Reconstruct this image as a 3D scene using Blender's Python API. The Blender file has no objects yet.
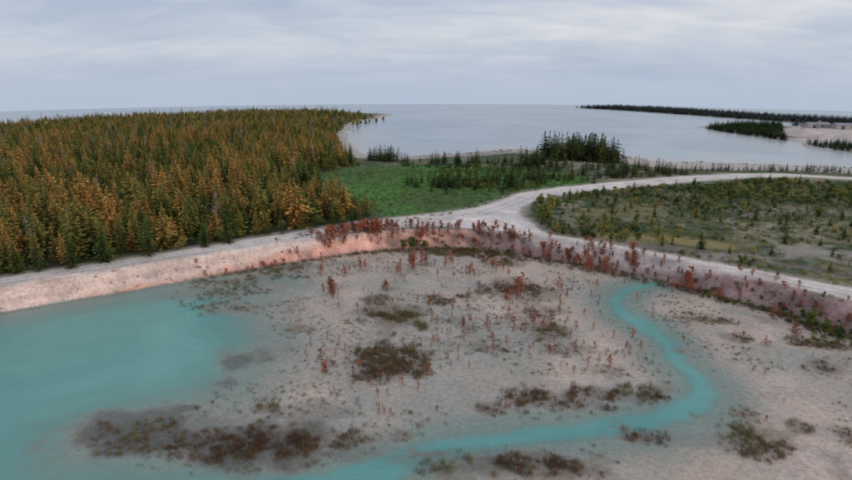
import bpy, math, random
import numpy as np
rng=np.random.default_rng(7); random.seed(7)
S=bpy.context.scene
S.view_settings.view_transform='Standard'; S.view_settings.look='None'; S.view_settings.exposure=0
# ------------------------------------------------------------ site geometry
H=36.0; R=26000.0; F=576.0; PITCH=math.radians(16.3)
cp,sp=math.cos(PITCH),math.sin(PITCH)
def P(px,py,z0=0.0):
    """survey: bearing/depression read off the photo -> ground position (x,y)"""
    rx=(px-426)/F; up=(240-py)/F
    dx,dy,dz=rx,cp+up*sp,-sp+up*cp
    a=(dx*dx+dy*dy)/(2*R); disc=max(dz*dz-4*a*(H-z0),0)
    t=(-dz-math.sqrt(disc))/(2*a)
    return (t*dx,t*dy)
def PL(pts,z0=0.0): return np.array([P(a,b,z0) for a,b in pts])
def sd(x,y,poly):
    """signed distance to polygon, + inside"""
    d=np.full(x.shape,1e18); ins=np.zeros(x.shape,bool); n=len(poly)
    for i in range(n):
        ax,ay=poly[i]; bx,by=poly[(i+1)%n]
        ex,ey=bx-ax,by-ay; wx,wy=x-ax,y-ay
        t=np.clip((wx*ex+wy*ey)/(ex*ex+ey*ey+1e-9),0,1)
        d=np.minimum(d,(wx-ex*t)**2+(wy-ey*t)**2)
        c=((ay>y)!=(by>y))
        with np.errstate(divide='ignore',invalid='ignore'):
            xx=ax+(y-ay)*ex/(ey if abs(ey)>1e-9 else 1e-9)
        ins^=c&(x<xx)
    d=np.sqrt(d); return np.where(ins,d,-d)
def dl(x,y,line,w=None):
    best=np.full(x.shape,1e9)
    for i in range(len(line)-1):
        ax,ay=line[i]; bx,by=line[i+1]; ex,ey=bx-ax,by-ay
        t=np.clip(((x-ax)*ex+(y-ay)*ey)/(ex*ex+ey*ey+1e-9),0,1)
        d=np.sqrt((x-ax-ex*t)**2+(y-ay-ey*t)**2)
        if w is not None: d=d-(w[i]*(1-t)+w[i+1]*t)
        best=np.minimum(best,d)
    return best
def ss(a,b,x):
    t=np.clip((x-a)/(b-a),0,1); return t*t*(3-2*t)
def vnoise(x,y,s,seed=0):
    x=x/s+seed*17.31; y=y/s+seed*9.77
    xi=np.floor(x); yi=np.floor(y); fx=x-xi; fy=y-yi
    fx=fx*fx*(3-2*fx); fy=fy*fy*(3-2*fy)
    def h(a,b):
        v=np.sin(a*127.1+b*311.7+seed*74.7)*43758.5453; return v-np.floor(v)
    return (h(xi,yi)*(1-fx)+h(xi+1,yi)*fx)*(1-fy)+(h(xi,yi+1)*(1-fx)+h(xi+1,yi+1)*fx)*fy
def fbm(x,y,s,o=4,seed=0):
    v=0;a=.5;t=0
    for i in range(o):
        v=v+a*vnoise(x+i*31.7,y-i*13.1,s/2**i,seed+i); t+=a; a*=.55
    return v/t-.5
shore=PL([(-150,137),(0,126.5),(60,121.5),(120,118),(240,112.3),(330,111),(394,114.5),(376,119),(356,123),(345,131),(345,142),(354,151),(372,157),(402,158),(432,155),(470,153),(512,150),(560,154),(625,157),(642,160),(664,163),(720,163.5),(760,165),(800,167),(852,169),(1000,178)])
sea_poly=np.vstack([[(-3500,shore[0][1]-60)],shore,[(3500,shore[-1][1]-40),(3500,3500),(-3500,3500)]])
head_poly=PL([(572,107.8),(620,110.3),(680,114.4),(740,118.8),(800,122.8),(860,126.5),(940,131.5),(940,128),(860,122.5),(800,119.2),(740,115.3),(680,111.2),(620,108.3)])
spit_poly=PL([(700,127),(725,131),(760,136),(785,140),(800,142),(860,141),(940,146),(940,134),(860,129),(800,126.5),(740,124.5)])
pier_poly=PL([(802,143.5),(815,148),(840,152),(870,155),(960,164),(960,154),(870,147.5),(830,144)])
foot=PL([(-100,334),(0,313),(60,302),(130,291),(200,279),(255,269),(300,261),(340,255),(380,250),(430,248),(480,249),(520,254),(560,261),(600,267),(640,275),(700,290),(760,307),(800,318),(852,335),(930,365)])
basin=np.vstack([foot,[(75,20),(60,-80),(-90,-80),(-120,20)]])
road_a=PL([(-150,312),(0,286),(60,277),(130,266),(200,254.5),(260,244),(320,234),(380,225),(430,219),(475,214)],3)
road_b=PL([(430,221),(480,214),(510,204),(530,196),(570,190),(620,185),(680,179),(740,175),(800,175),(860,178),(1000,188)],3)
road_c=PL([(490,219),(520,231),(545,238),(585,244),(640,254),(700,265),(760,276),(852,294),(960,318)],3)
pad=PL([(395,222),(470,209),(522,196),(517,215),(548,236),(500,233),(450,226)],3)
field=PL([(312,178),(340,168),(420,164),(500,168),(590,177),(600,181),(560,187),(520,195),(480,206),(430,214),(385,218),(372,208),(335,198)],3)
lake=np.vstack([PL([(-100,336),(0,315),(60,304),(120,293),(165,286),(215,281),(255,274),(290,270),(296,280),(262,298),(268,318),(280,335),(268,352),(250,372),(225,392),(190,408),(130,420),(85,434),(75,452),(130,464),(200,468),(250,474),(262,500)]),[(-14,20),(-14,-60),(-80,-60),(-110,20)]])
chan=PL([(250,500),(330,492),(385,470),(430,453),(480,443),(540,436),(600,430),(650,422),(690,409),(706,394),(698,378),(676,361),(670,345),(648,328),(624,316),(614,303),(624,291),(652,285)])
chw=np.array([3,2.8,2.4,2.1,1.9,1.7,1.7,1.9,2.1,1.9,1.7,1.6,1.7,2.2,1.9,1.6,1.6,1.2])
forest=PL([(-420,400),(-100,296),(0,276),(60,268),(130,256),(200,245),(260,235),(330,225),(372,218),(362,207),(335,200),(318,188),(303,177),(330,170),(352,166),(352,158),(342,145),(342,133),(352,126),(372,121),(390,116.5),(330,113),(240,114),(120,119.5),(60,123),(0,127.5),(-150,138),(-420,160)],3)
def land_d(x,y):
    return np.maximum.reduce([-sd(x,y,sea_poly),sd(x,y,head_poly),sd(x,y,spit_poly),sd(x,y,pier_poly)])
def height(x,y,full=False):
    ld=land_d(x,y)+fbm(x,y,14,3,3)*7
    hl=np.where(ld>0,.25+2.75*ss(0,55,ld),-1.6*ss(0,12,-ld)+.25*(1-ss(0,3,-ld)))
    bd=sd(x,y,basin)
    n=fbm(x,y,9,4,5)
    out=-bd+n*1.6
    hb=np.clip(out/3.2,0,1)
    hl=hl+np.where(ld>10,fbm(x,y,22,3,8)*.7*ss(10,30,ld)*ss(8,25,-bd),0)
    hl=hl+.32*np.exp(-((out-4.0)/.7)**2)*(.2+1.5*vnoise(x,y,3,4))*(ld>30)
    rill=.55*(vnoise(x,y,1.1,12)+vnoise(x,y,2.3,13)-1)*np.sin(np.pi*hb)
    h=np.where(out<6,np.minimum(hl,hb*3.0+rill+np.where(hb>=1,9,0)+ .3*vnoise(x,y,1.6,2)*hb),hl)
    h=np.where(bd>1.5,0.04+.05*fbm(x,y,6,3,9),h)
    z=h-(x*x+y*y)/(2*R)
    return (z,ld,bd,out) if full else z
patch=[(392,319,37,13,1),(390,362,40,18,1),(540,399,32,10,.8),(604,398,48,11,.9),(652,391,25,8,.7),(515,290,38,9,.7),(545,332,20,9,.7),
(232,290,48,18,.35),(278,272,40,8,.5),(225,308,36,8,.3),(463,252,36,6,1),(140,437,66,17,.6),(215,440,55,18,.65),(292,446,48,18,.9),(240,455,40,10,.7),(352,440,32,9,.6),(402,436,15,6,.8),
(265,408,14,6,.8),(758,442,30,17,.8),(800,428,11,5,.6),(740,414,15,6,.5),(826,368,16,8,.6),(848,436,10,7,.6),
(510,468,72,11,.9),(645,439,22,6,.8),(605,371,24,7,.6),(737,338,14,4,.6),(440,301,13,4,.8),(487,349,20,5,.3),(715,322,16,4,.5),(690,352,14,5,.3),
(375,300,14,4,.5),(545,312,28,6,.35),(490,410,14,6,.6),(690,318,18,5,.4),(565,350,20,5,.4),(300,330,14,4,.3),(820,345,25,6,.7),(560,470,40,8,.5),(330,365,10,4,.4),(460,297,9,3,.6),(505,262,20,4,.7)]
weed=[(240,362,30,12,1),(228,384,22,8,1),(187,408,17,6,1),(140,432,86,20,1),(215,425,55,17,.7),(250,440,75,24,.8),(330,455,60,14,.6),(440,462,60,10,.5),(300,415,40,10,.4),(700,440,60,10,.4),(110,448,50,10,1)]
def world_e(L_):
    o=[]
    for cx,cy,rx,ry,dn in L_:
        c=P(cx,cy); a=P(cx+rx,cy); b=P(cx,cy-ry); b2=P(cx,cy+ry)
        o.append((c[0],(b[1]+b2[1])/2,a[0]-c[0],max((b[1]-b2[1])/2,.5),dn))
    return o
PT=world_e(patch); WD=world_e(weed)
def emask(x,y,L_,a=.35,b=.6,sd_=21,na=2.2):
    m=np.zeros(x.shape)
    n=fbm(x,y,5,5,sd_)*na
    for cx,cy,rx,ry,dn in L_:
        q=np.sqrt(((x-cx)/rx)**2+((y-cy)/ry)**2)+n
        m=np.maximum(m,(1-ss(.5,1.35,q))*(a+b*dn))
    return m
# ------------------------------------------------------------ helpers
def new_mesh_obj(name,v,f,mat=None,smooth=False,parent=None,link=True):
    me=bpy.data.meshes.new(name); me.from_pydata(v,[],f); me.update()
    if smooth: me.polygons.foreach_set('use_smooth',[True]*len(me.polygons))
    if mat: me.materials.append(mat)
    o=bpy.data.objects.new(name,me)
    if link: S.collection.objects.link(o)
    if parent: o.parent=parent
    return o
class NT:
    def __init__(s,name):
        s.m=bpy.data.materials.new(name); s.m.use_nodes=True; s.t=s.m.node_tree; s.n=s.t.nodes; s.l=s.t.links
        s.b=s.n['Principled BSDF']; s.out=s.n['Material Output']
    def add(s,ty,**k):
        n=s.n.new(ty)
        for a,b in k.items(): setattr(n,a,b)
        return n
    def noise(s,scale,detail=5,rough=.6,vec=None,dist=0):
        n=s.add('ShaderNodeTexNoise'); n.inputs['Scale'].default_value=scale; n.inputs['Detail'].default_value=detail
        n.inputs['Roughness'].default_value=rough; n.inputs['Distortion'].default_value=dist
        if vec is None:
            if not hasattr(s,'geo'): s.geo=s.add('ShaderNodeNewGeometry')
            vec=s.geo.outputs['Position']
        s.l.new(vec,n.inputs['Vector']); return n.outputs['Fac']
    def rng(s,x,a,b,c,d):
        n=s.add('ShaderNodeMapRange'); s.l.new(x,n.inputs[0])
        for i,v in zip((1,2,3,4),(a,b,c,d)): n.inputs[i].default_value=v
        return n.outputs[0]
    def mix(s,f,a,b,mode='MIX'):
        n=s.add('ShaderNodeMix',data_type='RGBA',blend_type=mode)
        for sock,v in ((n.inputs[0],f),(n.inputs[6],a),(n.inputs[7],b)):
            if isinstance(v,bpy.types.NodeSocket): s.l.new(v,sock)
            else: sock.default_value=(v if not isinstance(v,tuple) else (*v,1)) if not isinstance(v,(int,float)) else v
        return n.outputs[2]
    def math(s,op,a,b=0.):
        n=s.add('ShaderNodeMath',operation=op)
        for sock,v in ((n.inputs[0],a),(n.inputs[1],b)):
            if isinstance(v,bpy.types.NodeSocket): s.l.new(v,sock)
            else: sock.default_value=v
        return n.outputs[0]
    def attr(s,name,ty='GEOMETRY',out='Fac'):
        n=s.add('ShaderNodeAttribute',attribute_name=name); n.attribute_type=ty; return n.outputs[out]
    def gray(s,f):
        n=s.add('ShaderNodeCombineColor'); 
        for i in range(3): s.l.new(f,n.inputs[i])
        return n.outputs[0]
    def bump(s,h,strength,dist):
        n=s.add('ShaderNodeBump'); n.inputs['Strength'].default_value=strength; n.inputs['Distance'].default_value=dist
        s.l.new(h,n.inputs['Height']); s.l.new(n.outputs[0],s.b.inputs['Normal'])
# ------------------------------------------------------------ terrain
az=np.concatenate([np.arange(-180,-48,4),np.arange(-48,48.01,.15),np.arange(52,180,4)])
az=np.radians(np.unique(np.round(az,3)))
rr=[0.5,12,24,32]
while rr[-1]<2600: rr.append(rr[-1]*(1.0042 if rr[-1]<700 else 1.02))
rr=np.array(rr); NA,NR=len(az),len(rr)
A,RR=np.meshgrid(az,rr); X=(RR*np.sin(A)).ravel(); Y=(RR*np.cos(A)).ravel()
Z,LD,BD,OUT=height(X,Y,True)
def col(c): return np.array(c)[None,:]
def mixc(c,d,m): return c*(1-m[:,None])+d*m[:,None]
n1=fbm(X,Y,30,5,31); n2=fbm(X,Y,8,4,41); n3=fbm(X,Y,2.5,3,51)
C=np.repeat(col((.09,.10,.045)),len(X),0)
C=mixc(C,col((.22,.195,.11)),ss(.0,.2,n2+.4*n1)*.8)
C=mixc(C,col((.05,.08,.025)),ss(-.02,.15,-n2+.3*n1))
C=mixc(C,col((.40,.35,.29)),ss(.12,.26,n1*.9+n3*.5)*.6)
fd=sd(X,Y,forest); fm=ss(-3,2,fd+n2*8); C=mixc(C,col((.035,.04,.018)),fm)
gd=sd(X,Y,field); g=ss(-3,5,gd+n2*10)
C=mixc(C,mixc(np.repeat(col((.08,.20,.035)),len(X),0),col((.07,.12,.035)),ss(-.15,.2,n1+n2*.6)),g)
tr=dl(X,Y,PL([(560,232),(620,241),(690,251),(760,262),(860,277),(1000,300)],3)); C=mixc(C,col((.19,.155,.14)),(1-ss(1.0,3,tr+n3*2))*.85)
tr=dl(X,Y,PL([(700,256),(760,258),(800,253),(900,256)],3)); C=mixc(C,col((.35,.31,.28)),(1-ss(1.0,3.6,tr+n3*3))*.7)
pd2=dl(X,Y,PL([(740,212),(790,208),(850,214)],3)); C=mixc(C,col((.33,.28,.23)),(1-ss(1.0,9,pd2+n2*12))*.6)
yg=dl(X,Y,PL([(600,236),(660,238),(720,246)],3)); C=mixc(C,col((.32,.25,.10)),(1-ss(1,5,yg+n2*6))*.8)
bm=(1-ss(4,17,LD+n2*14))*(LD<40)*(Y<700); bm=bm*(1-ss(-5,0,sd(X,Y,head_poly)))
C=mixc(C,col((.50,.45,.41)),np.clip(bm,0,1)*.9)
bw=sd(X,Y,PL([(615,158),(665,158),(720,161),(800,164),(900,170),(900,174),(800,171),(735,171),(690,172),(650,168)],1.2)); C=mixc(C,col((.54,.48,.44)),ss(-4,3,bw+n2*10)*.85)
yard=sd(X,Y,PL([(778,131),(800,139),(860,140),(940,144),(940,134),(860,130),(800,127)],1)); C=mixc(C,col((.54,.47,.43)),ss(-5,5,yard+n2*10))
da=dl(X,Y,road_a); db=dl(X,Y,road_b); dc=dl(X,Y,road_c); dp=-sd(X,Y,pad)
road=np.minimum.reduce([da-4.6,db-4.3,dc-3.0,dp-.5])
C=mixc(C,col((.42,.36,.31)),(1-ss(0,3.2,road+n3*3))*.8*(OUT>0))
rm=1-ss(-.7,.7,road+n3*1.4)
rc=np.repeat(col((.72,.65,.60)),len(X),0)*(1+.4*n3[:,None]+.5*n2[:,None])
tk=np.minimum.reduce([np.abs(da-1.1),np.abs(db-1.1),np.abs(dc-1.0),np.abs(da-3)]); rc=rc*(1-.2*(1-ss(.15,.6,tk+n3*.5)))[:,None]
C=mixc(C,rc,rm)
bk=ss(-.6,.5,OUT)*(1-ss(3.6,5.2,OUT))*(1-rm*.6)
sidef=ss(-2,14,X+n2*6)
bc=mixc(np.repeat(col((.56,.32,.26)),len(X),0),col((.34,.225,.21)),sidef)  # left bank sunlit, right bank shaded: the difference is painted into the colour
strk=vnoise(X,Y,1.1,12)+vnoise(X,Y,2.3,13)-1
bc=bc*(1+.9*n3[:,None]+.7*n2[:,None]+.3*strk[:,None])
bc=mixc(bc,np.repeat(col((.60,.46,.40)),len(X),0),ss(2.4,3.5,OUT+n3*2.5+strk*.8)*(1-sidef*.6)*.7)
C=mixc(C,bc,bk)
# basin mud
SL=sd(X,Y,lake); CH0=-dl(X,Y,chan,chw)
mud=np.repeat(col((.50,.405,.335)),len(X),0)
mud=mixc(mud,col((.40,.375,.32)),ss(-.1,.2,n1)*.8)
mud=mixc(mud,col((.61,.48,.40)),ss(.0,.25,n2)*.7)
mud=mixc(mud,col((.31,.32,.28)),ss(.02,.2,-n2+n3*.4)*.6)
mud=mixc(mud,col((.28,.30,.27)),ss(-7,0,CH0+n2*8)*.5)
mud=mud*(1+.28*n3[:,None])
DM=emask(X,Y,PT); WM=emask(X,Y,WD,0,1,77,2.8); away=ss(-1,4,-SL)
DM=np.clip(DM+.55*ss(.12,.30,fbm(X,Y,3.2,5,61)+.35*fbm(X,Y,14,2,62))*(BD>3)*away,0,1)
mud=mixc(mud,col((.16,.12,.09)),DM*.7)
mud=mixc(mud,col((.10,.105,.095)),WM*.85)
edge=1-ss(.2,2.5,BD); mud=mixc(mud,col((.14,.10,.08)),edge*.4)
C=mixc(C,mud,(OUT<0)*ss(0,.5,-OUT))
C=np.clip(C,.01,.9)
idx=np.arange(NA*NR).reshape(NR,NA)
q=np.stack([idx[:-1,:],np.roll(idx,-1,1)[:-1,:],np.roll(idx,-1,1)[1:,:],idx[1:,:]],-1).reshape(-1,4)[:, ::-1]
def grid_obj(name,faces,zz,mat,attrs):
    used=np.unique(faces); remap=np.full(NA*NR,-1); remap[used]=np.arange(len(used)); f=remap[faces]
    me=bpy.data.meshes.new(name); nv,nf=len(used),len(f)
    me.vertices.add(nv); me.vertices.foreach_set('co',np.stack([X[used],Y[used],zz[used]],1).astype(np.float32).ravel())
    me.loops.add(nf*4); me.loops.foreach_set('vertex_index',f.astype(np.int32).ravel())
    me.polygons.add(nf); me.polygons.foreach_set('loop_start',np.arange(0,nf*4,4,dtype=np.int32))
    me.update(calc_edges=True); me.polygons.foreach_set('use_smooth',np.ones(nf,bool))
    for k,v in attrs.items():
        if v.ndim==2:
            a=me.color_attributes.new(k,'FLOAT_COLOR','POINT'); a.data.foreach_set('color',np.hstack([v[used],np.ones((nv,1))]).astype(np.float32).ravel())
        else:
            a=me.attributes.new(k,'FLOAT','POINT'); a.data.foreach_set('value',v[used].astype(np.float32))
    me.validate(); me.materials.append(mat)
    o=bpy.data.objects.new(name,me); S.collection.objects.link(o); return o
m=NT('ground_material')
c=m.attr('ground_colour',out='Color')
nz=m.noise(1.6,8,.7); nf=m.noise(7,4,.6)
f1=m.rng(nz,.3,.7,.7,1.3); f2=m.rng(nf,.3,.7,.8,1.2)
c=m.mix(1.,c,m.gray(m.math('MULTIPLY',f1,f2)),'MULTIPLY')
wet=m.attr('wet')
spk=m.math('MULTIPLY',m.rng(m.noise(2.6,7,.72),.56,.66,0,.6),m.math('MULTIPLY',wet,m.rng(m.noise(.16,4,.6),.42,.58,0,1)))
c=m.mix(spk,c,(.17,.13,.10)); m.l.new(c,m.b.inputs['Base Color'])
m.l.new(m.math('SUBTRACT',.95,m.math('MULTIPLY',wet,m.rng(m.noise(.12,4,.6),.4,.6,.15,.68))),m.b.inputs['Roughness'])
m.b.inputs['Specular IOR Level'].default_value=.4
m.bump(nz,.5,.25)
wetv=(BD>2)*1.0*(1-DM*.6)
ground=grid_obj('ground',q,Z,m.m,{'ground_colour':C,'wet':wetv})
# sea
sdsea=sd(X,Y,sea_poly)
mf=(sdsea[q].max(1)>-9)
w=NT('sea_material'); w.b.inputs['Roughness'].default_value=.25
shal=w.attr('shallow')
n=w.noise(.012,5,.6,dist=1.); cc=w.mix(w.rng(n,.4,.6,0,1),(.27,.35,.40),(.36,.44,.49)); cc=w.mix(shal,cc,(.42,.43,.42)); w.l.new(cc,w.b.inputs['Base Color'])
w.bump(w.noise(.5,4,.6),.2,.2)
curv=-(X*X+Y*Y)/(2*R)
grid_obj('sea',q[mf],curv,w.m,{'shallow':np.clip((1-ss(0,45,-LD+n1*50)),0,1)*(Y<420)})
# pond
ld=SL+n2*5+n1*8+n3*1.2; ch=CH0+n3*1.2+n2*1.2
deep=.96*ss(-9,12,ld)
deep=np.maximum(deep,.92*ss(-1.1,1.3,ch))
deep=np.maximum(deep,.42*ss(-5.5,0,ch))
sub=np.clip(ss(.0,.8,DM)*.7+WM*.75,0,.85)
deep=deep*(1-sub); deep=np.clip(deep,0,1)*(BD>.0)
mf=(deep[q].max(1)>.01)&(BD[q].min(1)>-.2)
w=NT('pond_material'); w.b.inputs['Roughness'].default_value=.10
cc=w.mix(w.rng(w.noise(.05,5,.6,dist=.8),.35,.65,0,1),(.075,.33,.305),(.13,.425,.38)); 
cc=w.mix(w.attr('depth'),(.34,.46,.40),cc); w.l.new(cc,w.b.inputs['Base Color'])
mp=w.add('ShaderNodeMapping'); mp.inputs['Rotation'].default_value=(0,0,.5); mp.inputs['Scale'].default_value=(1,2.6,1)
g_=w.add('ShaderNodeNewGeometry'); w.l.new(g_.outputs['Position'],mp.inputs['Vector'])
w.bump(w.math('ADD',w.noise(1.1,5,.65,vec=mp.outputs[0]),w.noise(.25,3,.6,vec=mp.outputs[0])),.8,.16)
w.l.new(w.attr('depth'),w.b.inputs['Alpha'])
grid_obj('turquoise_pond',q[mf],curv+.13,w.m,{'depth':deep})
# ------------------------------------------------------------ plant meshes
class MB:
    def __init__(s): s.v=[];s.f=[];s.s=[]
    def face(s,pts,sh):
        i=len(s.v); s.v+= [tuple(p) for p in pts]; s.s+=[sh]*len(pts); s.f.append(tuple(range(i,i+len(pts))))
    def cone(s,p0,p1,r0,r1,sh,k=5):
        p0=np.array(p0,float);p1=np.array(p1,float); d=p1-p0; d/=np.linalg.norm(d)+1e-9
        a=np.cross(d,(1,0,0) if abs(d[0])<.9 else (0,1,0)); a/=np.linalg.norm(a); b=np.cross(d,a); i=len(s.v)
        for p,r in((p0,r0),(p1,r1)):
            for j in range(k):
                t=2*math.pi*j/k; s.v.append(tuple(p+r*(a*math.cos(t)+b*math.sin(t)))); s.s.append(sh)
        for j in range(k): s.f.append((i+j,i+(j+1)%k,i+k+(j+1)%k,i+k+j))
    def obj(s,name,mats,col_):
        me=bpy.data.meshes.new(name); me.from_pydata(s.v,[],s.f); me.update()
        a=me.attributes.new('shade','FLOAT','POINT'); a.data.foreach_set('value',s.s)
        me.materials.append(mats); o=bpy.data.objects.new(name,me)
        if col_: col_.objects.link(o)
        return o
def foliage_mat(name,A_,B_,C_,trunk=(.09,.07,.055),rand=.45):
    m=NT(name); t=m.attr('tint','INSTANCER'); oi=m.add('ShaderNodeObjectInfo')
    k=m.math('ADD',t,m.math('MULTIPLY',m.math('SUBTRACT',oi.outputs['Random'],.5),rand))
    c=m.mix(m.rng(k,.1,.5,0,1),A_,B_); c=m.mix(m.rng(k,.5,.95,0,1),c,C_)
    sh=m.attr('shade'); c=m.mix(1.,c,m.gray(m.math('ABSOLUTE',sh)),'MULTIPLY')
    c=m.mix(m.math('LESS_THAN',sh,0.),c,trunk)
    df=m.add('ShaderNodeBsdfDiffuse'); m.l.new(c,df.inputs[0])
    tr=m.add('ShaderNodeBsdfTranslucent'); m.l.new(c,tr.inputs[0]); mx=m.add('ShaderNodeMixShader'); mx.inputs[0].default_value=.22
    m.l.new(df.outputs[0],mx.inputs[1]); m.l.new(tr.outputs[0],mx.inputs[2]); m.l.new(mx.outputs[0],m.out.inputs[0]); return m.m
def spruce(r,width=.17,lv=20,nb=8,bare=.06,sparse=1.):
    b=MB(); b.cone((0,0,0),(0,0,.97),.014,.002,-1)
    for i in range(lv):
        t=i/(lv-1); z=bare+(1-bare)*t**.92*.98; rad=width*(1-t)**.75*(.7+.6*r.random())+.012
        if t<.15: rad*=.75
        n=max(3,int((nb*(1-t*.45))*sparse))
        for j in range(n):
            a=2*math.pi*(j+r.random()*.8)/n+i*1.3; L=rad*(.6+.7*r.random()); ca,sa=math.cos(a),math.sin(a)
            droop=-.25*L+ .15*r.random()*L; zz=z+r.uniform(-.02,.02)
            sh0=.55+.5*r.random()+.7*t  # painted light: tone rises towards the crown top
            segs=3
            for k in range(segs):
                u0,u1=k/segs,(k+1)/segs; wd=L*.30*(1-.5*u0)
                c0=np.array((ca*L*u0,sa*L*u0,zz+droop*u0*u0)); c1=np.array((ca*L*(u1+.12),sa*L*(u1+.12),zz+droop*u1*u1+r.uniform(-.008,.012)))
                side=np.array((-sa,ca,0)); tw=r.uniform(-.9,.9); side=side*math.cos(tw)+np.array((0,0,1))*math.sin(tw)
                s=sh0*(.5+.75*u1)  # painted shade: inner foliage darker, branch tips lighter
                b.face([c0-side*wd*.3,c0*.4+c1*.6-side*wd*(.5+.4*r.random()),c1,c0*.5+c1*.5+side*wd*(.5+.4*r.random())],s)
    for _ in range(14):
        a=r.random()*6.28; z=.9+.1*r.random()
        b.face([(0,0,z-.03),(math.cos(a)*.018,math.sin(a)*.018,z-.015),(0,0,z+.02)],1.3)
    return b
def broad(r,n=420,h=1.,w=.5,lobes=7,leaf=.05):
    b=MB(); b.cone((0,0,0),(r.uniform(-.03,.03),0,h*.55),.025,.012,-1)
    L=[]
    for i in range(lobes):
        a=r.random()*6.28; rad=w*.55*r.random(); z=h*(.3+.55*r.random()); L.append((math.cos(a)*rad,math.sin(a)*rad,z,w*(.28+.25*r.random()),.7+.6*r.random()))
        b.cone((0,0,h*.25),(L[-1][0],L[-1][1],z),.012,.004,-1,4)
    for i in range(n):
        x,y,z,s,sh=r.choice(L); d=np.array([r.gauss(0,1) for _ in range(3)]); d/=np.linalg.norm(d); rad=s*(.55+.5*r.random())
        p=np.array((x,y,z))+d*rad*np.array((1,1,.85)); 
        if p[2]<.02: p[2]=.02+.05*r.random()
        u=np.array([r.gauss(0,1) for _ in range(3)]);u/=np.linalg.norm(u);v=np.cross(u,d);v/=np.linalg.norm(v)+1e-6; k=leaf*(.6+.8*r.random())
        b.face([p-u*k,p-v*k*.7,p+u*k,p+v*k*.6],sh*(.6+.5*(d[2]*.5+.5))*(.8+.4*r.random()))  # upper side of each lobe painted lighter, as if lit from above
    return b
def tuft(r,n=34,spread=.35,h=1.,wd=1.):
    b=MB()
    for i in range(n):
        a=r.random()*6.28; q_=spread*math.sqrt(r.random()); x,y=math.cos(a)*q_,math.sin(a)*q_; hh=h*(.4+.7*r.random()); la=r.random()*6.28; ln=.3*hh*r.random()
        w_=(.009+.010*r.random())*wd; wa=r.random()*6.28; dx,dy=math.cos(wa)*w_,math.sin(wa)*w_; ex,ey=math.cos(la)*ln,math.sin(la)*ln; sh=.6+.8*r.random()
        b.face([(x-dx,y-dy,-.03),(x+dx,y+dy,-.03),(x+ex*.4+dx*.7,y+ey*.4+dy*.7,hh*.6),(x+ex,y+ey,hh),(x+ex*.4-dx*.7,y+ey*.4-dy*.7,hh*.6)],sh)
    return b
def twig(r,dense=34,nl=9,lf=.018):
    b=MB(); b.cone((0,0,0),(r.uniform(-.04,.04),r.uniform(-.04,.04),1),.018,.004,-1,4)
    for i in range(dense):
        t=r.random()**.8; z=.08+.9*t; L=.25*(1-t)**.7+.05; L*=.6+.7*r.random(); a=r.random()*6.28; ca,sa=math.cos(a),math.sin(a); e=(ca*L,sa*L,z+L*.5)
        b.cone((0,0,z),e,.007,.003,-1,3)
        for k in range(nl):
            u=.25+.85*r.random(); p=np.array((ca*L*u,sa*L*u,z+L*.5*u)); s=np.array([r.gauss(0,1) for _ in range(3)])*lf; s2=np.array([r.gauss(0,1) for _ in range(3)])*lf*.8
            b.face([p-s,p+s2,p+s,p-s2],.6+.8*r.random())
    return b
def rock(r):
    import bmesh
    bm=bmesh.new(); bmesh.ops.create_icosphere(bm,subdivisions=2,radius=.5); sx,sy,sz=.8+.5*r.random(),.7+.4*r.random(),.5+.3*r.random(); o1=r.random()*10
    for v in bm.verts:
        k=1+.28*math.sin(v.co.x*7+o1)*math.cos(v.co.y*6+o1*2)+.15*math.sin(v.co.z*11+o1)+r.uniform(-.06,.06); v.co=(v.co.x*sx*k,v.co.y*sy*k,v.co.z*sz*k+.1)
    b=MB(); b.v=[tuple(v.co) for v in bm.verts]; b.f=[tuple(v.index for v in f.verts) for f in bm.faces]; b.s=[.8+.4*r.random() for _ in bm.verts]; bm.free(); return b
mats={
'spruce':foliage_mat('conifer_foliage',(.055,.095,.03),(.19,.18,.05),(.40,.225,.07),rand=.75),
'dark':foliage_mat('dark_conifer_foliage',(.03,.055,.025),(.055,.08,.03),(.11,.12,.035)),
'far':foliage_mat('far_conifer_foliage',(.05,.065,.065),(.06,.08,.075),(.075,.09,.08)),  # blue-grey tint paints distance haze into the needles
'bush':foliage_mat('scrub_leaves',(.055,.095,.03),(.15,.19,.055),(.35,.31,.10),rand=.6),
'meadow':foliage_mat('meadow_blades',(.055,.14,.03),(.09,.225,.04),(.16,.26,.06)),
'red':foliage_mat('rusty_needles',(.26,.10,.065),(.48,.15,.09),(.50,.24,.16),(.20,.13,.10),rand=.6),
'sedge':foliage_mat('sedge_blades',(.17,.10,.065),(.22,.165,.095),(.20,.21,.08)),
'snag':foliage_mat('dead_twigs',(.25,.22,.19),(.30,.27,.24),(.35,.30,.26),(.3,.27,.24)),
'rock':foliage_mat('limestone_rock',(.24,.215,.19),(.38,.335,.30),(.5,.45,.41))}
def make_col(name,gens,mat):
    c=bpy.data.collections.new(name); out=[]
    for i,g in enumerate(gens): out.append(g.obj('%s.%03d'%(name,i),mats[mat],c))
    return c,out
rd=random.Random(3)
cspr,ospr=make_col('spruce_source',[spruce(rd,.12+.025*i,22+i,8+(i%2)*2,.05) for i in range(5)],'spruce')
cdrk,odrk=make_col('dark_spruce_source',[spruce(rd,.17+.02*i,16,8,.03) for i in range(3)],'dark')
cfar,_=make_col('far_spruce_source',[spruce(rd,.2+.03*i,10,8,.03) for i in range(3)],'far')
cbush,_=make_col('bush_source',[broad(rd,300,1,.6+.1*i,5+i,.055) for i in range(4)],'bush')
ctree,otree=make_col('birch_source',[broad(rd,700,1,.34,10,.032) for i in range(2)],'bush')
cred,_=make_col('red_sapling_source',[twig(rd,30+6*i) for i in range(4)],'red')
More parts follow.
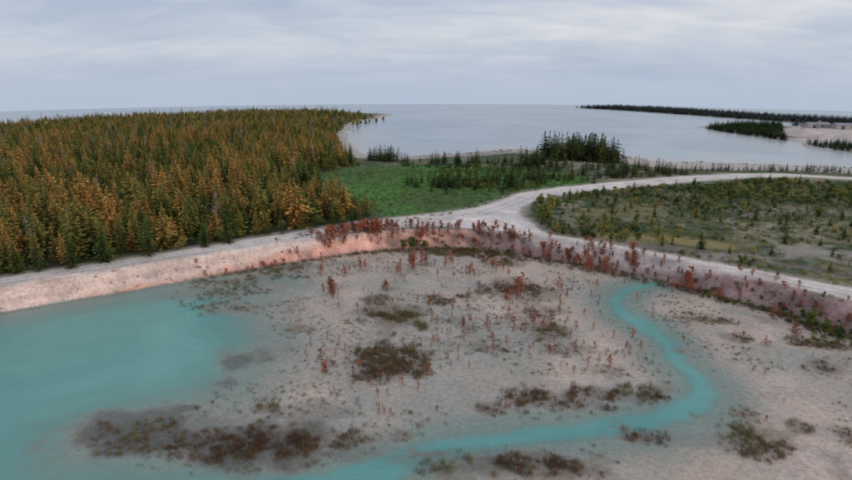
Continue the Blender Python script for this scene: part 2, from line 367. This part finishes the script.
crb,_=make_col('red_bush_source',[twig(rd,70,10) for i in range(3)]+[broad(rd,420,1,.45,7,.03) for i in range(2)],'red')
csn,_=make_col('snag_source',[twig(rd,50,1,.008) for i in range(2)],'snag')
csed,_=make_col('sedge_source',[tuft(rd,34+6*i,.55) for i in range(4)],'sedge')
cgr,_=make_col('grass_source',[tuft(rd,36,.6,1,1.6) for i in range(3)],'bush')
cmd,_=make_col('meadow_source',[tuft(rd,36,.6,1,1.8) for i in range(3)],'meadow')
crk,_=make_col('rock_source',[rock(rd) for i in range(4)],'rock')
def scatter(name,col_,nvar,xy,scale,tint,squash=None,tilt=.06):
    xy=np.asarray(xy,float); n=len(xy)
    if n==0: return
    z=height(xy[:,0],xy[:,1]); me=bpy.data.meshes.new(name)
    me.vertices.add(n); me.vertices.foreach_set('co',np.stack([xy[:,0],xy[:,1],z-.03],1).astype(np.float32).ravel())
    sc=np.stack([scale]*3,1)
    if squash is not None: sc[:,:2]*=squash[:,None]
    a=me.attributes.new('iscale','FLOAT_VECTOR','POINT'); a.data.foreach_set('vector',sc.astype(np.float32).ravel())
    rot=np.stack([rng.normal(0,tilt,n),rng.normal(0,tilt,n),rng.uniform(0,6.28,n)],1)
    a=me.attributes.new('irot','FLOAT_VECTOR','POINT'); a.data.foreach_set('vector',rot.astype(np.float32).ravel())
    a=me.attributes.new('tint','FLOAT','POINT'); a.data.foreach_set('value',np.asarray(tint,np.float32))
    a=me.attributes.new('iidx','INT','POINT'); a.data.foreach_set('value',rng.integers(0,nvar,n).astype(np.int32))
    o=bpy.data.objects.new(name,me); S.collection.objects.link(o)
    g=bpy.data.node_groups.new(name+'_scatter','GeometryNodeTree')
    g.interface.new_socket('Geometry',in_out='INPUT',socket_type='NodeSocketGeometry'); g.interface.new_socket('Geometry',in_out='OUTPUT',socket_type='NodeSocketGeometry')
    N=g.nodes; gi=N.new('NodeGroupInput'); go=N.new('NodeGroupOutput'); ip=N.new('GeometryNodeInstanceOnPoints'); ci=N.new('GeometryNodeCollectionInfo')
    ci.inputs['Collection'].default_value=col_; ci.inputs['Separate Children'].default_value=True; ci.inputs['Reset Children'].default_value=True
    def na(nm,ty):
        k=N.new('GeometryNodeInputNamedAttribute'); k.data_type=ty; k.inputs['Name'].default_value=nm
        return [s for s in k.outputs if s.enabled and s.name=='Attribute'][0]
    e=N.new('FunctionNodeEulerToRotation')
    L=g.links; L.new(gi.outputs[0],ip.inputs['Points']); L.new(ci.outputs[0],ip.inputs['Instance']); ip.inputs['Pick Instance'].default_value=True
    L.new(na('iidx','INT'),ip.inputs['Instance Index']); L.new(na('irot','FLOAT_VECTOR'),e.inputs[0]); L.new(e.outputs[0],ip.inputs['Rotation']); L.new(na('iscale','FLOAT_VECTOR'),ip.inputs['Scale'])
    L.new(ip.outputs[0],go.inputs[0])
    md=o.modifiers.new('scatter','NODES'); md.node_group=g; return o
def in_poly(poly,spacing,margin=0.,lim=None):
    x0,y0=poly.min(0); x1,y1=poly.max(0)
    if lim: x0=max(x0,lim[0]);x1=min(x1,lim[1])
    gx,gy=np.meshgrid(np.arange(x0,x1,spacing),np.arange(y0,y1,spacing)); gx=gx.ravel();gy=gy.ravel()
    gx=gx+rng.uniform(-.5,.5,gx.shape)*spacing; gy=gy+rng.uniform(-.5,.5,gy.shape)*spacing
    k=sd(gx,gy,poly)>margin; return np.stack([gx[k],gy[k]],1)
def roadd(x,y):
    return np.minimum.reduce([dl(x,y,road_a)-4.6,dl(x,y,road_b)-4.3,dl(x,y,road_c)-3.0,-sd(x,y,pad)])
def along(pts,z0,n,spread):
    L=PL(pts,z0); seg=np.linalg.norm(np.diff(L,axis=0),axis=1); cs=np.concatenate([[0],np.cumsum(seg)]); t=rng.uniform(0,cs[-1],n)
    return np.stack([np.interp(t,cs,L[:,0]),np.interp(t,cs,L[:,1])],1)+rng.normal(0,spread,(n,2))
# forest
p=in_poly(forest,2.9,0,(-560,300)); x,y=p[:,0],p[:,1]; l=land_d(x,y); gap=fbm(x,y,16,3,75); k=(l>5)&(roadd(x,y)>2.2)&(rng.random(len(p))<np.clip(.95-1.8*np.clip(gap-.08,0,1),.3,1)); p=p[k]; l=l[k]; x,y=p[:,0],p[:,1]
nn=fbm(x,y,30,4,71); e=sd(x,y,forest)
hgt=(6.9+6*nn+rng.normal(0,2.0,len(p)))*(.5+.5*ss(0,14,e+rng.uniform(0,12,len(p))))*(.7+.3*ss(0,40,l)); hgt=np.clip(hgt,2.,12)*(1-.3*ss(220,420,np.hypot(x,y)))
far=ss(150,430,np.hypot(x,y))
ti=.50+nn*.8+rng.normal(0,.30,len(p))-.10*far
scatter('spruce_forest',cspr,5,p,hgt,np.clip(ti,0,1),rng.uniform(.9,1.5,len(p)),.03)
p=in_poly(forest,11,3,(-300,60)); k=(rng.random(len(p))<.4)&(roadd(p[:,0],p[:,1])>3); p=p[k]; scatter('dead_snags',csn,2,p,rng.uniform(6,10,len(p)),rng.random(len(p)),np.full(len(p),.5))
p=in_poly(forest,2.2,-2.5,(-160,60)); x,y=p[:,0],p[:,1]; k=(sd(x,y,forest)<7)&(roadd(x,y)>1)&(np.hypot(x,y)<260)&(rng.random(len(p))<.6); p=p[k]
scatter('forest_edge_bushes',cbush,4,p,rng.uniform(.7,2.4,len(p)),rng.uniform(.1,.8,len(p)))
p=in_poly(forest,9,2,(-300,60)); k=(rng.random(len(p))<.5)&(roadd(p[:,0],p[:,1])>3); p=p[k]; scatter('birch_trees',ctree,2,p,rng.uniform(4,7.5,len(p)),rng.uniform(.3,1,len(p)))
# distant headland & spit trees
p=in_poly(head_poly,5,1); k=land_d(p[:,0],p[:,1])>2; p=p[k]; scatter('headland_forest',cfar,3,p,rng.uniform(4,5.6,len(p)),rng.uniform(0,1,len(p)),np.full(len(p),3.))
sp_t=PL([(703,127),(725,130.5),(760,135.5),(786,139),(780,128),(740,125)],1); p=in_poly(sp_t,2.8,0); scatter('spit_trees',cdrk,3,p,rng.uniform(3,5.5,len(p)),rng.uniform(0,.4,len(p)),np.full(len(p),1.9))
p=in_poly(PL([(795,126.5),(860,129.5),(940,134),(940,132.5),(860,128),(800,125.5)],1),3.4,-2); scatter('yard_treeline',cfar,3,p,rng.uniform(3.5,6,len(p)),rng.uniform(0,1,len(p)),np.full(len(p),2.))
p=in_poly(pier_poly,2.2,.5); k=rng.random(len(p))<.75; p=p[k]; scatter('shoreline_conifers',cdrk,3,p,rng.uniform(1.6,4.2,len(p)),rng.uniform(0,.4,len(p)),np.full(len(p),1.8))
# coastal clumps
cl=[]
for pts,sp_,a,b in [([(540,158),(560,162),(600,163),(626,160),(612,155),(580,153),(552,154)],2.3,5,11.5),([(366,158),(385,160),(401,159),(396,155),(375,155)],2.8,4,7),([(520,165),(545,162),(560,168),(530,172)],3.2,4,8)]:
    pp=in_poly(PL(pts,2.2),sp_); cl.append((pp,rng.uniform(a,b,len(pp))))
pp=along([(405,163),(440,163),(500,166),(560,170),(640,171),(690,176)],2.5,110,4.5); cl.append((pp,rng.uniform(2.,5.5,len(pp))))
pp=along([(432,188),(470,186),(520,182),(555,181)],3,110,5.5); cl.append((pp,rng.uniform(2.,5,len(pp))))
pp=along([(560,180),(600,177),(660,173)],3,60,3.5); cl.append((pp,rng.uniform(2,4.5,len(pp))))
pp=along([(700,172),(760,169),(860,172)],2,60,3); cl.append((pp,rng.uniform(1.5,3.5,len(pp))))
p=np.vstack([a for a,b in cl]); s=np.concatenate([b for a,b in cl]); k=(land_d(p[:,0],p[:,1])>2)&(roadd(p[:,0],p[:,1])>1); p=p[k];s=s[k]
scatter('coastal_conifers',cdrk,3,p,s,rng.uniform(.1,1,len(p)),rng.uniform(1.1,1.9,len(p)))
# right scrub field
rf=np.vstack([PL([(535,232),(528,205),(560,194),(620,189),(700,183),(780,180),(860,184),(1000,196)],3),PL([(1000,330),(852,288),(760,271),(700,260),(640,249),(585,240)],3)])
p=in_poly(rf,1.6,.5); x,y=p[:,0],p[:,1]; nb_=fbm(x,y,14,4,81)+.4*fbm(x,y,50,2,82)
k=(rng.random(len(p))<np.clip(.36+3*nb_,.04,1))&(roadd(x,y)>1.2); p=p[k]; nb_=nb_[k]
scatter('scrub_bushes',cbush,4,p,np.clip(rng.gamma(3,.30,len(p))+.3,.35,2.6),np.clip(.42+rng.normal(0,.28,len(p))+nb_*.4,0,1))
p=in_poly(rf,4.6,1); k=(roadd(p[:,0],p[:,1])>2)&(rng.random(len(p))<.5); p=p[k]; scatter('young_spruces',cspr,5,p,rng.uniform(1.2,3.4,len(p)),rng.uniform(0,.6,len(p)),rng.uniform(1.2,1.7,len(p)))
p=in_poly(rf,1.0,.0); k=(roadd(p[:,0],p[:,1])>.3)&(rng.random(len(p))<.5)&(fbm(p[:,0],p[:,1],10,4,161)>-.12); p=p[k]; scatter('field_grass',cgr,3,p,rng.uniform(.3,.75,len(p)),np.clip(.5+1.6*fbm(p[:,0],p[:,1],12,3,141)+rng.normal(0,.2,len(p)),0,1),np.full(len(p),1.4))
p=in_poly(field,1.4,.0); k=(roadd(p[:,0],p[:,1])>.5)&(rng.random(len(p))<.7); p=p[k]; scatter('meadow_grass',cmd,3,p,rng.uniform(.25,.7,len(p)),np.clip(.45+1.6*fbm(p[:,0],p[:,1],14,3,151)+rng.normal(0,.15,len(p)),0,1),np.full(len(p),1.6))
pp=in_poly(PL([(400,166),(520,168),(690,178),(620,183),(560,187),(500,197),(440,195)],3),3.,0); k=(fbm(pp[:,0],pp[:,1],18,3,91)>.0)&(roadd(pp[:,0],pp[:,1])>1.5); pp=pp[k]; scatter('meadow_bushes',cbush,4,pp,rng.uniform(.7,2.2,len(pp)),rng.uniform(0,.6,len(pp)))
pp=np.vstack([along([(540,226),(548,215),(556,205)],3,16,2.2)]); k=roadd(pp[:,0],pp[:,1])>.6; pp=pp[k]; scatter('junction_thicket',ctree,2,pp,rng.uniform(2.5,5.2,len(pp)),rng.uniform(.55,1,len(pp)))
# basin-side plants -----------------------------------------
def basin_ok(p,mn=.3): 
    z,l,b,o=height(p[:,0],p[:,1],True); return b>mn
P_=[];Sx=[];T_=[]
for cx,cy,rx,ry,dn in PT:
    n=int(np.clip(rx*ry*3.14*10*dn,10,1700)); a=rng.uniform(0,6.28,n); r_=rng.random(n)**.6*1.2
    px=cx+rx*r_*np.cos(a)+rng.normal(0,.5,n); py=cy+ry*r_*np.sin(a)+rng.normal(0,.5,n); nn_=fbm(px,py,2.4,4,101); k=nn_>-.08+.25*(r_-.5); px=px[k];py=py[k]
    P_.append(np.stack([px,py],1)); Sx.append(rng.uniform(.2,.68,len(px))*(.7+.4*dn)); T_.append(np.clip(rng.normal(.3,.2,len(px))+fbm(px,py,4,3,133)*1.8+.1,0,1))
n=16000; px=rng.uniform(-55,62,n); py=rng.uniform(40,140,n); k=(fbm(px,py,9,5,111)>.03)&(sd(px,py,lake)<1)&(dl(px,py,chan,chw)>.6); px=px[k];py=py[k]
P_.append(np.stack([px,py],1)); Sx.append(rng.uniform(.12,.42,len(px))); T_.append(rng.uniform(0,1,len(px)))
pp=along([(200,276),(300,260),(380,250),(480,250),(560,262),(700,291),(852,336)],0,1500,1.3); P_.append(pp);Sx.append(rng.uniform(.3,.8,len(pp)));T_.append(rng.uniform(0,.8,len(pp)))
p=np.vstack(P_);s=np.concatenate(Sx);t=np.concatenate(T_);k=basin_ok(p);scatter('sedge_clumps',csed,4,p[k],s[k],t[k],np.full(k.sum(),1.2),.12)
# reds
P_=[];Sx=[]
for pts,n,spd,a,b in [([(322,253),(350,247),(392,243)],120,1.4,1.,2.9),([(395,246),(440,243),(480,246),(520,250)],90,1.6,.8,2.6),([(530,254),(600,265),(640,273)],60,1.3,.9,2.8),([(640,274),(700,289),(780,310),(852,332)],65,1.8,.6,2.),([(200,278),(260,268),(320,257)],20,1.2,.6,1.6)]:
    pp=along(pts,0,n,spd); P_.append(pp); Sx.append(rng.uniform(a,b,len(pp)))
p=np.vstack(P_); s=np.concatenate(Sx); scatter('rusty_red_shrubs',crb,5,p,s*.95,np.clip(rng.normal(.5,.3,len(p)),0,1),rng.uniform(.8,1.3,len(p)))
P_=[];Sx=[]
reg=PL([(320,262),(400,256),(520,262),(600,275),(700,330),(560,400),(420,425),(330,400),(290,330)]); pp=in_poly(reg,2.5); k=(rng.random(len(pp))<np.clip(.42+2.2*fbm(pp[:,0],pp[:,1],16,3,121),.05,1)); pp=pp[k]; P_.append(pp); Sx.append(rng.gamma(3,.3,len(pp))+.3)
reg=PL([(260,330),(330,300),(700,330),(850,360),(852,470),(700,470),(350,440)]); pp=in_poly(reg,5); k=rng.random(len(pp))<.45; P_.append(pp[k]); Sx.append(rng.uniform(.3,.9,k.sum()))
for px,py,h_ in [(333,297,3.6),(413,268,3.6),(422,264,3.2),(450,262,2.6),(520,296,4.2),(508,300,2.4),(587,272,4.6),(604,272,3.4),(548,262,3.4),(463,326,1.6),(325,373,1.6),(688,292,4.6),(720,300,2.8),(795,336,2.6),(400,272,2.6),(385,290,2),(470,275,2.2),(437,343,1.5),(378,412,1.2),(765,345,1.5),(495,268,2.4),(360,268,2.4),(345,275,2)]:
    c0=P(px,py); P_.append(np.array([c0])); Sx.append(np.array([h_]))
    for _ in range(4): P_.append(np.array([c0])+rng.normal(0,.5,(1,2))); Sx.append(np.array([h_*rng.uniform(.4,.85)]))
p=np.vstack(P_);s=np.concatenate(Sx);k=basin_ok(p,0)&(dl(p[:,0],p[:,1],chan,chw)>.2);scatter('red_saplings',cred,4,p[k],s[k],np.clip(rng.normal(.5,.3,k.sum()),0,1))
pp=PL([(437,411),(463,325),(743,337),(766,421),(848,437),(325,372),(470,322),(560,300)]); scatter('small_red_shrubs',crb,5,pp,rng.uniform(.7,1.1,len(pp)),np.full(len(pp),.4))
# bank top and right corner greens
pp=np.vstack([along([(690,285),(760,302),(852,327)],.8,90,1.5),along([(800,322),(852,330),(900,350)],.8,90,2.2),along([(415,238),(470,240),(520,246)],2,50,1.2),along([(560,240),(640,252),(760,270)],3,60,.7)])
k=roadd(pp[:,0],pp[:,1])>.8; pp=pp[k]; scatter('bank_bushes',cbush,4,pp,rng.uniform(.35,1.1,len(pp)),rng.uniform(0,.8,len(pp)))
pp=PL([(403,247),(413,247),(424,245),(812,322),(826,330),(840,336)],1.0); scatter('birch_saplings',ctree,2,pp,np.array([3.2,3.8,2.6,3.6,3.,2.8]),np.array([.4,.3,.5,.6,.5,.4]))
# rocks
pp=np.vstack([along([(0,291),(130,271),(260,250),(380,231),(430,226)],3,110,.7),along([(0,312),(130,290),(300,260),(480,248)],.3,140,.6),along([(600,250),(700,272),(852,303)],3,110,.7)]); scatter('bank_rocks',crk,4,pp,rng.gamma(2,.11,len(pp))+.1,rng.uniform(.2,1,len(pp)),None,.3)
pp=np.vstack([along([(400,158),(470,153),(540,151),(625,157),(700,163),(852,168)],0,520,5),along([(350,128),(345,142),(360,154)],0,60,3),along([(430,149),(520,146),(600,151)],0,110,6)]); scatter('shore_rocks',crk,4,pp,rng.gamma(2,.22,len(pp))+.25,rng.uniform(.2,1,len(pp)),None,.3)
pp=np.vstack([along([(400,221),(450,214)],3,22,1.2),along([(285,238),(330,231)],3,10,1.0),along([(505,233),(530,238)],3,14,.8)]); scatter('roadside_boulders',crk,4,pp,rng.uniform(.4,1.1,len(pp)),rng.uniform(0,.7,len(pp)),None,.3)
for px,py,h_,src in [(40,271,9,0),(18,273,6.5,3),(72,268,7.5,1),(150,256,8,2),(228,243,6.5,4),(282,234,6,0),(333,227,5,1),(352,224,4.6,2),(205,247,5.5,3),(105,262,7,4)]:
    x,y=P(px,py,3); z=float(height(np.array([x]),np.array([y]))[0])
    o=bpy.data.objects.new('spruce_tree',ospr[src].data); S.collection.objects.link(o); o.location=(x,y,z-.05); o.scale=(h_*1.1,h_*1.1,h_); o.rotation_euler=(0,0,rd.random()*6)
# ------------------------------------------------------------ quarry yard on the far shore
def simple(name,c,r=.8):
    m=NT(name); n=m.noise(.6,5); m.l.new(m.mix(n,tuple(v*.8 for v in c),tuple(v*1.15 for v in c)),m.b.inputs['Base Color']); m.b.inputs['Roughness'].default_value=r; return m.m
mw=simple('cladding',(.36,.34,.33)); mr=simple('metal_roof',(.25,.26,.30),.5); mdk=simple('opening_dark',(.05,.05,.06)); mst=simple('stockpile_gravel',(.52,.45,.41)); msteel=simple('steel',(.25,.25,.26),.5)
def building(px,py,w,d,h,rot):
    x,y=P(px,py,2); z=float(height(np.array([x]),np.array([y]))[0])-.2
    e=bpy.data.objects.new('industrial_building',None); S.collection.objects.link(e); e.location=(x,y,z); e.rotation_euler=(0,0,rot)
    a,b=w/2,d/2; rz=h+d*.12
    new_mesh_obj('walls',[(-a,-b,0),(a,-b,0),(a,b,0),(-a,b,0),(-a,-b,h),(a,-b,h),(a,b,h),(-a,b,h),(-a,0,rz),(a,0,rz)],[(0,1,5,4),(1,2,6,9,5),(2,3,7,6),(3,0,4,8,7)],mw,parent=e)
    o_=.5; new_mesh_obj('roof',[(-a-o_,-b-o_,h-.1),(a+o_,-b-o_,h-.1),(a+o_,0,rz+.15),(-a-o_,0,rz+.15),(a+o_,b+o_,h-.1),(-a-o_,b+o_,h-.1)],[(0,1,2,3),(3,2,4,5)],mr,parent=e)
    v=[];f=[]
    for i in range(int(w/6)):
        cx=-a+4+i*6
        if cx+1.6>a: break
        hh=h*.75 if i%2==0 else h*.7; z0=0 if i%2==0 else h*.4; k=len(v); v+=[(cx-1.,-b-.04,z0),(cx+1.,-b-.04,z0),(cx+1.,-b-.04,hh),(cx-1.,-b-.04,hh)]; f.append((k,k+1,k+2,k+3))
    new_mesh_obj('doors_and_windows',v,f,mdk,parent=e)
building(815,129,16,8,2.8,.1); building(843,130.5,12,8,3.2,-.2)
def pile(px,py,r_,h_):
    x,y=P(px,py,2); z=float(height(np.array([x]),np.array([y]))[0])-.3; v=[(0,0,h_)];f=[];K=28
    for j,(q_,zz) in enumerate([(.15,.9),(.5,.52),(.8,.2),(1.05,0)]):
        for i in range(K):
            t=6.283*i/K; k=1+.12*math.sin(3*t+px)+rd.uniform(-.03,.03); v.append((math.cos(t)*r_*q_*k*1.3,math.sin(t)*r_*q_*k,h_*zz))
    for i in range(K): f.append((0,1+i,1+(i+1)%K))
    for j in range(3):
        for i in range(K): f.append((1+j*K+i,1+(j+1)*K+i,1+(j+1)*K+(i+1)%K,1+j*K+(i+1)%K))
    o=new_mesh_obj('gravel_stockpile',v,f,mst,True); o.location=(x,y,z)
pile(790,133,9,3.4); pile(805,134,12,4.2); pile(826,136,10,3.2); pile(848,137,12,3.6)
x,y=P(800,131,2); z=float(height(np.array([x]),np.array([y]))[0]); e=bpy.data.objects.new('conveyor',None); S.collection.objects.link(e); e.location=(x,y,z)
b=MB(); b.cone((0,0,.5),(14,2,6),.45,.45,1,4); new_mesh_obj('belt',b.v,b.f,msteel,parent=e)
b=MB(); b.cone((7,.2,0),(7,1,3),.2,.2,1); b.cone((13,1,0),(13,2,5.4),.25,.25,1); b.cone((13,3,0),(13,2,5.4),.25,.25,1); new_mesh_obj('legs',b.v,b.f,msteel,parent=e)
# ------------------------------------------------------------ light
SE,AZ=math.radians(11),math.atan2(.80,-.60)
W=bpy.data.worlds.new('World'); S.world=W; W.use_nodes=True; T=W.node_tree; N=T.nodes; L=T.links
for n in list(N): N.remove(n)
out=N.new('ShaderNodeOutputWorld'); sky=N.new('ShaderNodeTexSky'); sky.sky_type='NISHITA'; sky.sun_disc=False; sky.sun_elevation=SE; sky.sun_rotation=AZ
b1=N.new('ShaderNodeBackground'); b1.inputs[1].default_value=.12; L.new(sky.outputs[0],b1.inputs[0])
tc=N.new('ShaderNodeTexCoord'); sx=N.new('ShaderNodeSeparateXYZ'); L.new(tc.outputs['Generated'],sx.inputs[0])
def M(op,a,b=0.):
    n=N.new('ShaderNodeMath'); n.operation=op
    for s_,v in zip(n.inputs,(a,b)):
        if isinstance(v,bpy.types.NodeSocket): L.new(v,s_)
        else: s_.default_value=v
    return n.outputs[0]
zc=M('ADD',M('MAXIMUM',sx.outputs[2],-.06),.22); cx=N.new('ShaderNodeCombineXYZ'); L.new(M('DIVIDE',sx.outputs[0],zc),cx.inputs[0]); L.new(M('DIVIDE',sx.outputs[1],zc),cx.inputs[1])
mp=N.new('ShaderNodeMapping'); mp.inputs['Scale'].default_value=(.75,1.3,1); mp.inputs['Rotation'].default_value=(0,0,.35); mp.inputs['Location'].default_value=(5.3,2.2,0); L.new(cx.outputs[0],mp.inputs[0])
def wn(sc,dt,ds):
    nz=N.new('ShaderNodeTexNoise'); nz.inputs['Scale'].default_value=sc; nz.inputs['Detail'].default_value=dt; nz.inputs['Roughness'].default_value=.52; nz.inputs['Distortion'].default_value=ds; L.new(mp.outputs[0],nz.inputs['Vector']); return nz.outputs[0]
mixn=M('ADD',M('MULTIPLY',wn(.7,4,.5),.68),M('MULTIPLY',wn(2.6,8,.9),.32))
cr=N.new('ShaderNodeValToRGB'); e=cr.color_ramp.elements; e[0].position=.38; e[0].color=(.42,.495,.64,1); e[1].position=.64; e[1].color=(.76,.76,.80,1); k=e.new(.5); k.color=(.55,.605,.715,1); L.new(mixn,cr.inputs[0])
hz=N.new('ShaderNodeMapRange'); L.new(sx.outputs[2],hz.inputs[0]); hz.inputs[1].default_value=-.055; hz.inputs[2].default_value=.10; hz.inputs[3].default_value=1; hz.inputs[4].default_value=0; hz.interpolation_type='SMOOTHSTEP'
mx=N.new('ShaderNodeMix'); mx.data_type='RGBA'; L.new(M('MULTIPLY',hz.outputs[0],.97),mx.inputs[0]); L.new(cr.outputs[0],mx.inputs[6]); mx.inputs[7].default_value=(.47,.56,.70,1)
b2=N.new('ShaderNodeBackground'); b2.inputs[1].default_value=1.0; L.new(mx.outputs[2],b2.inputs[0])
ms=N.new('ShaderNodeMixShader'); ms.inputs[0].default_value=.92; L.new(b1.outputs[0],ms.inputs[1]); L.new(b2.outputs[0],ms.inputs[2]); L.new(ms.outputs[0],out.inputs[0])
sl=bpy.data.lights.new('sun','SUN'); sl.energy=1.7; sl.angle=math.radians(14); sl.color=(1,.76,.56); so=bpy.data.objects.new('sun',sl); S.collection.objects.link(so)
from mathutils import Vector
d=Vector((math.sin(AZ)*math.cos(SE),math.cos(AZ)*math.cos(SE),math.sin(SE))); so.rotation_euler=d.to_track_quat('Z','Y').to_euler()
# ------------------------------------------------------------ camera
cam=bpy.data.cameras.new('camera'); cam.lens=F/852*36; cam.sensor_width=36; cam.clip_end=8000; cam.clip_start=.5
co=bpy.data.objects.new('camera',cam); S.collection.objects.link(co); co.location=(0,0,H); co.rotation_euler=(math.pi/2-PITCH,0,0); S.camera=co
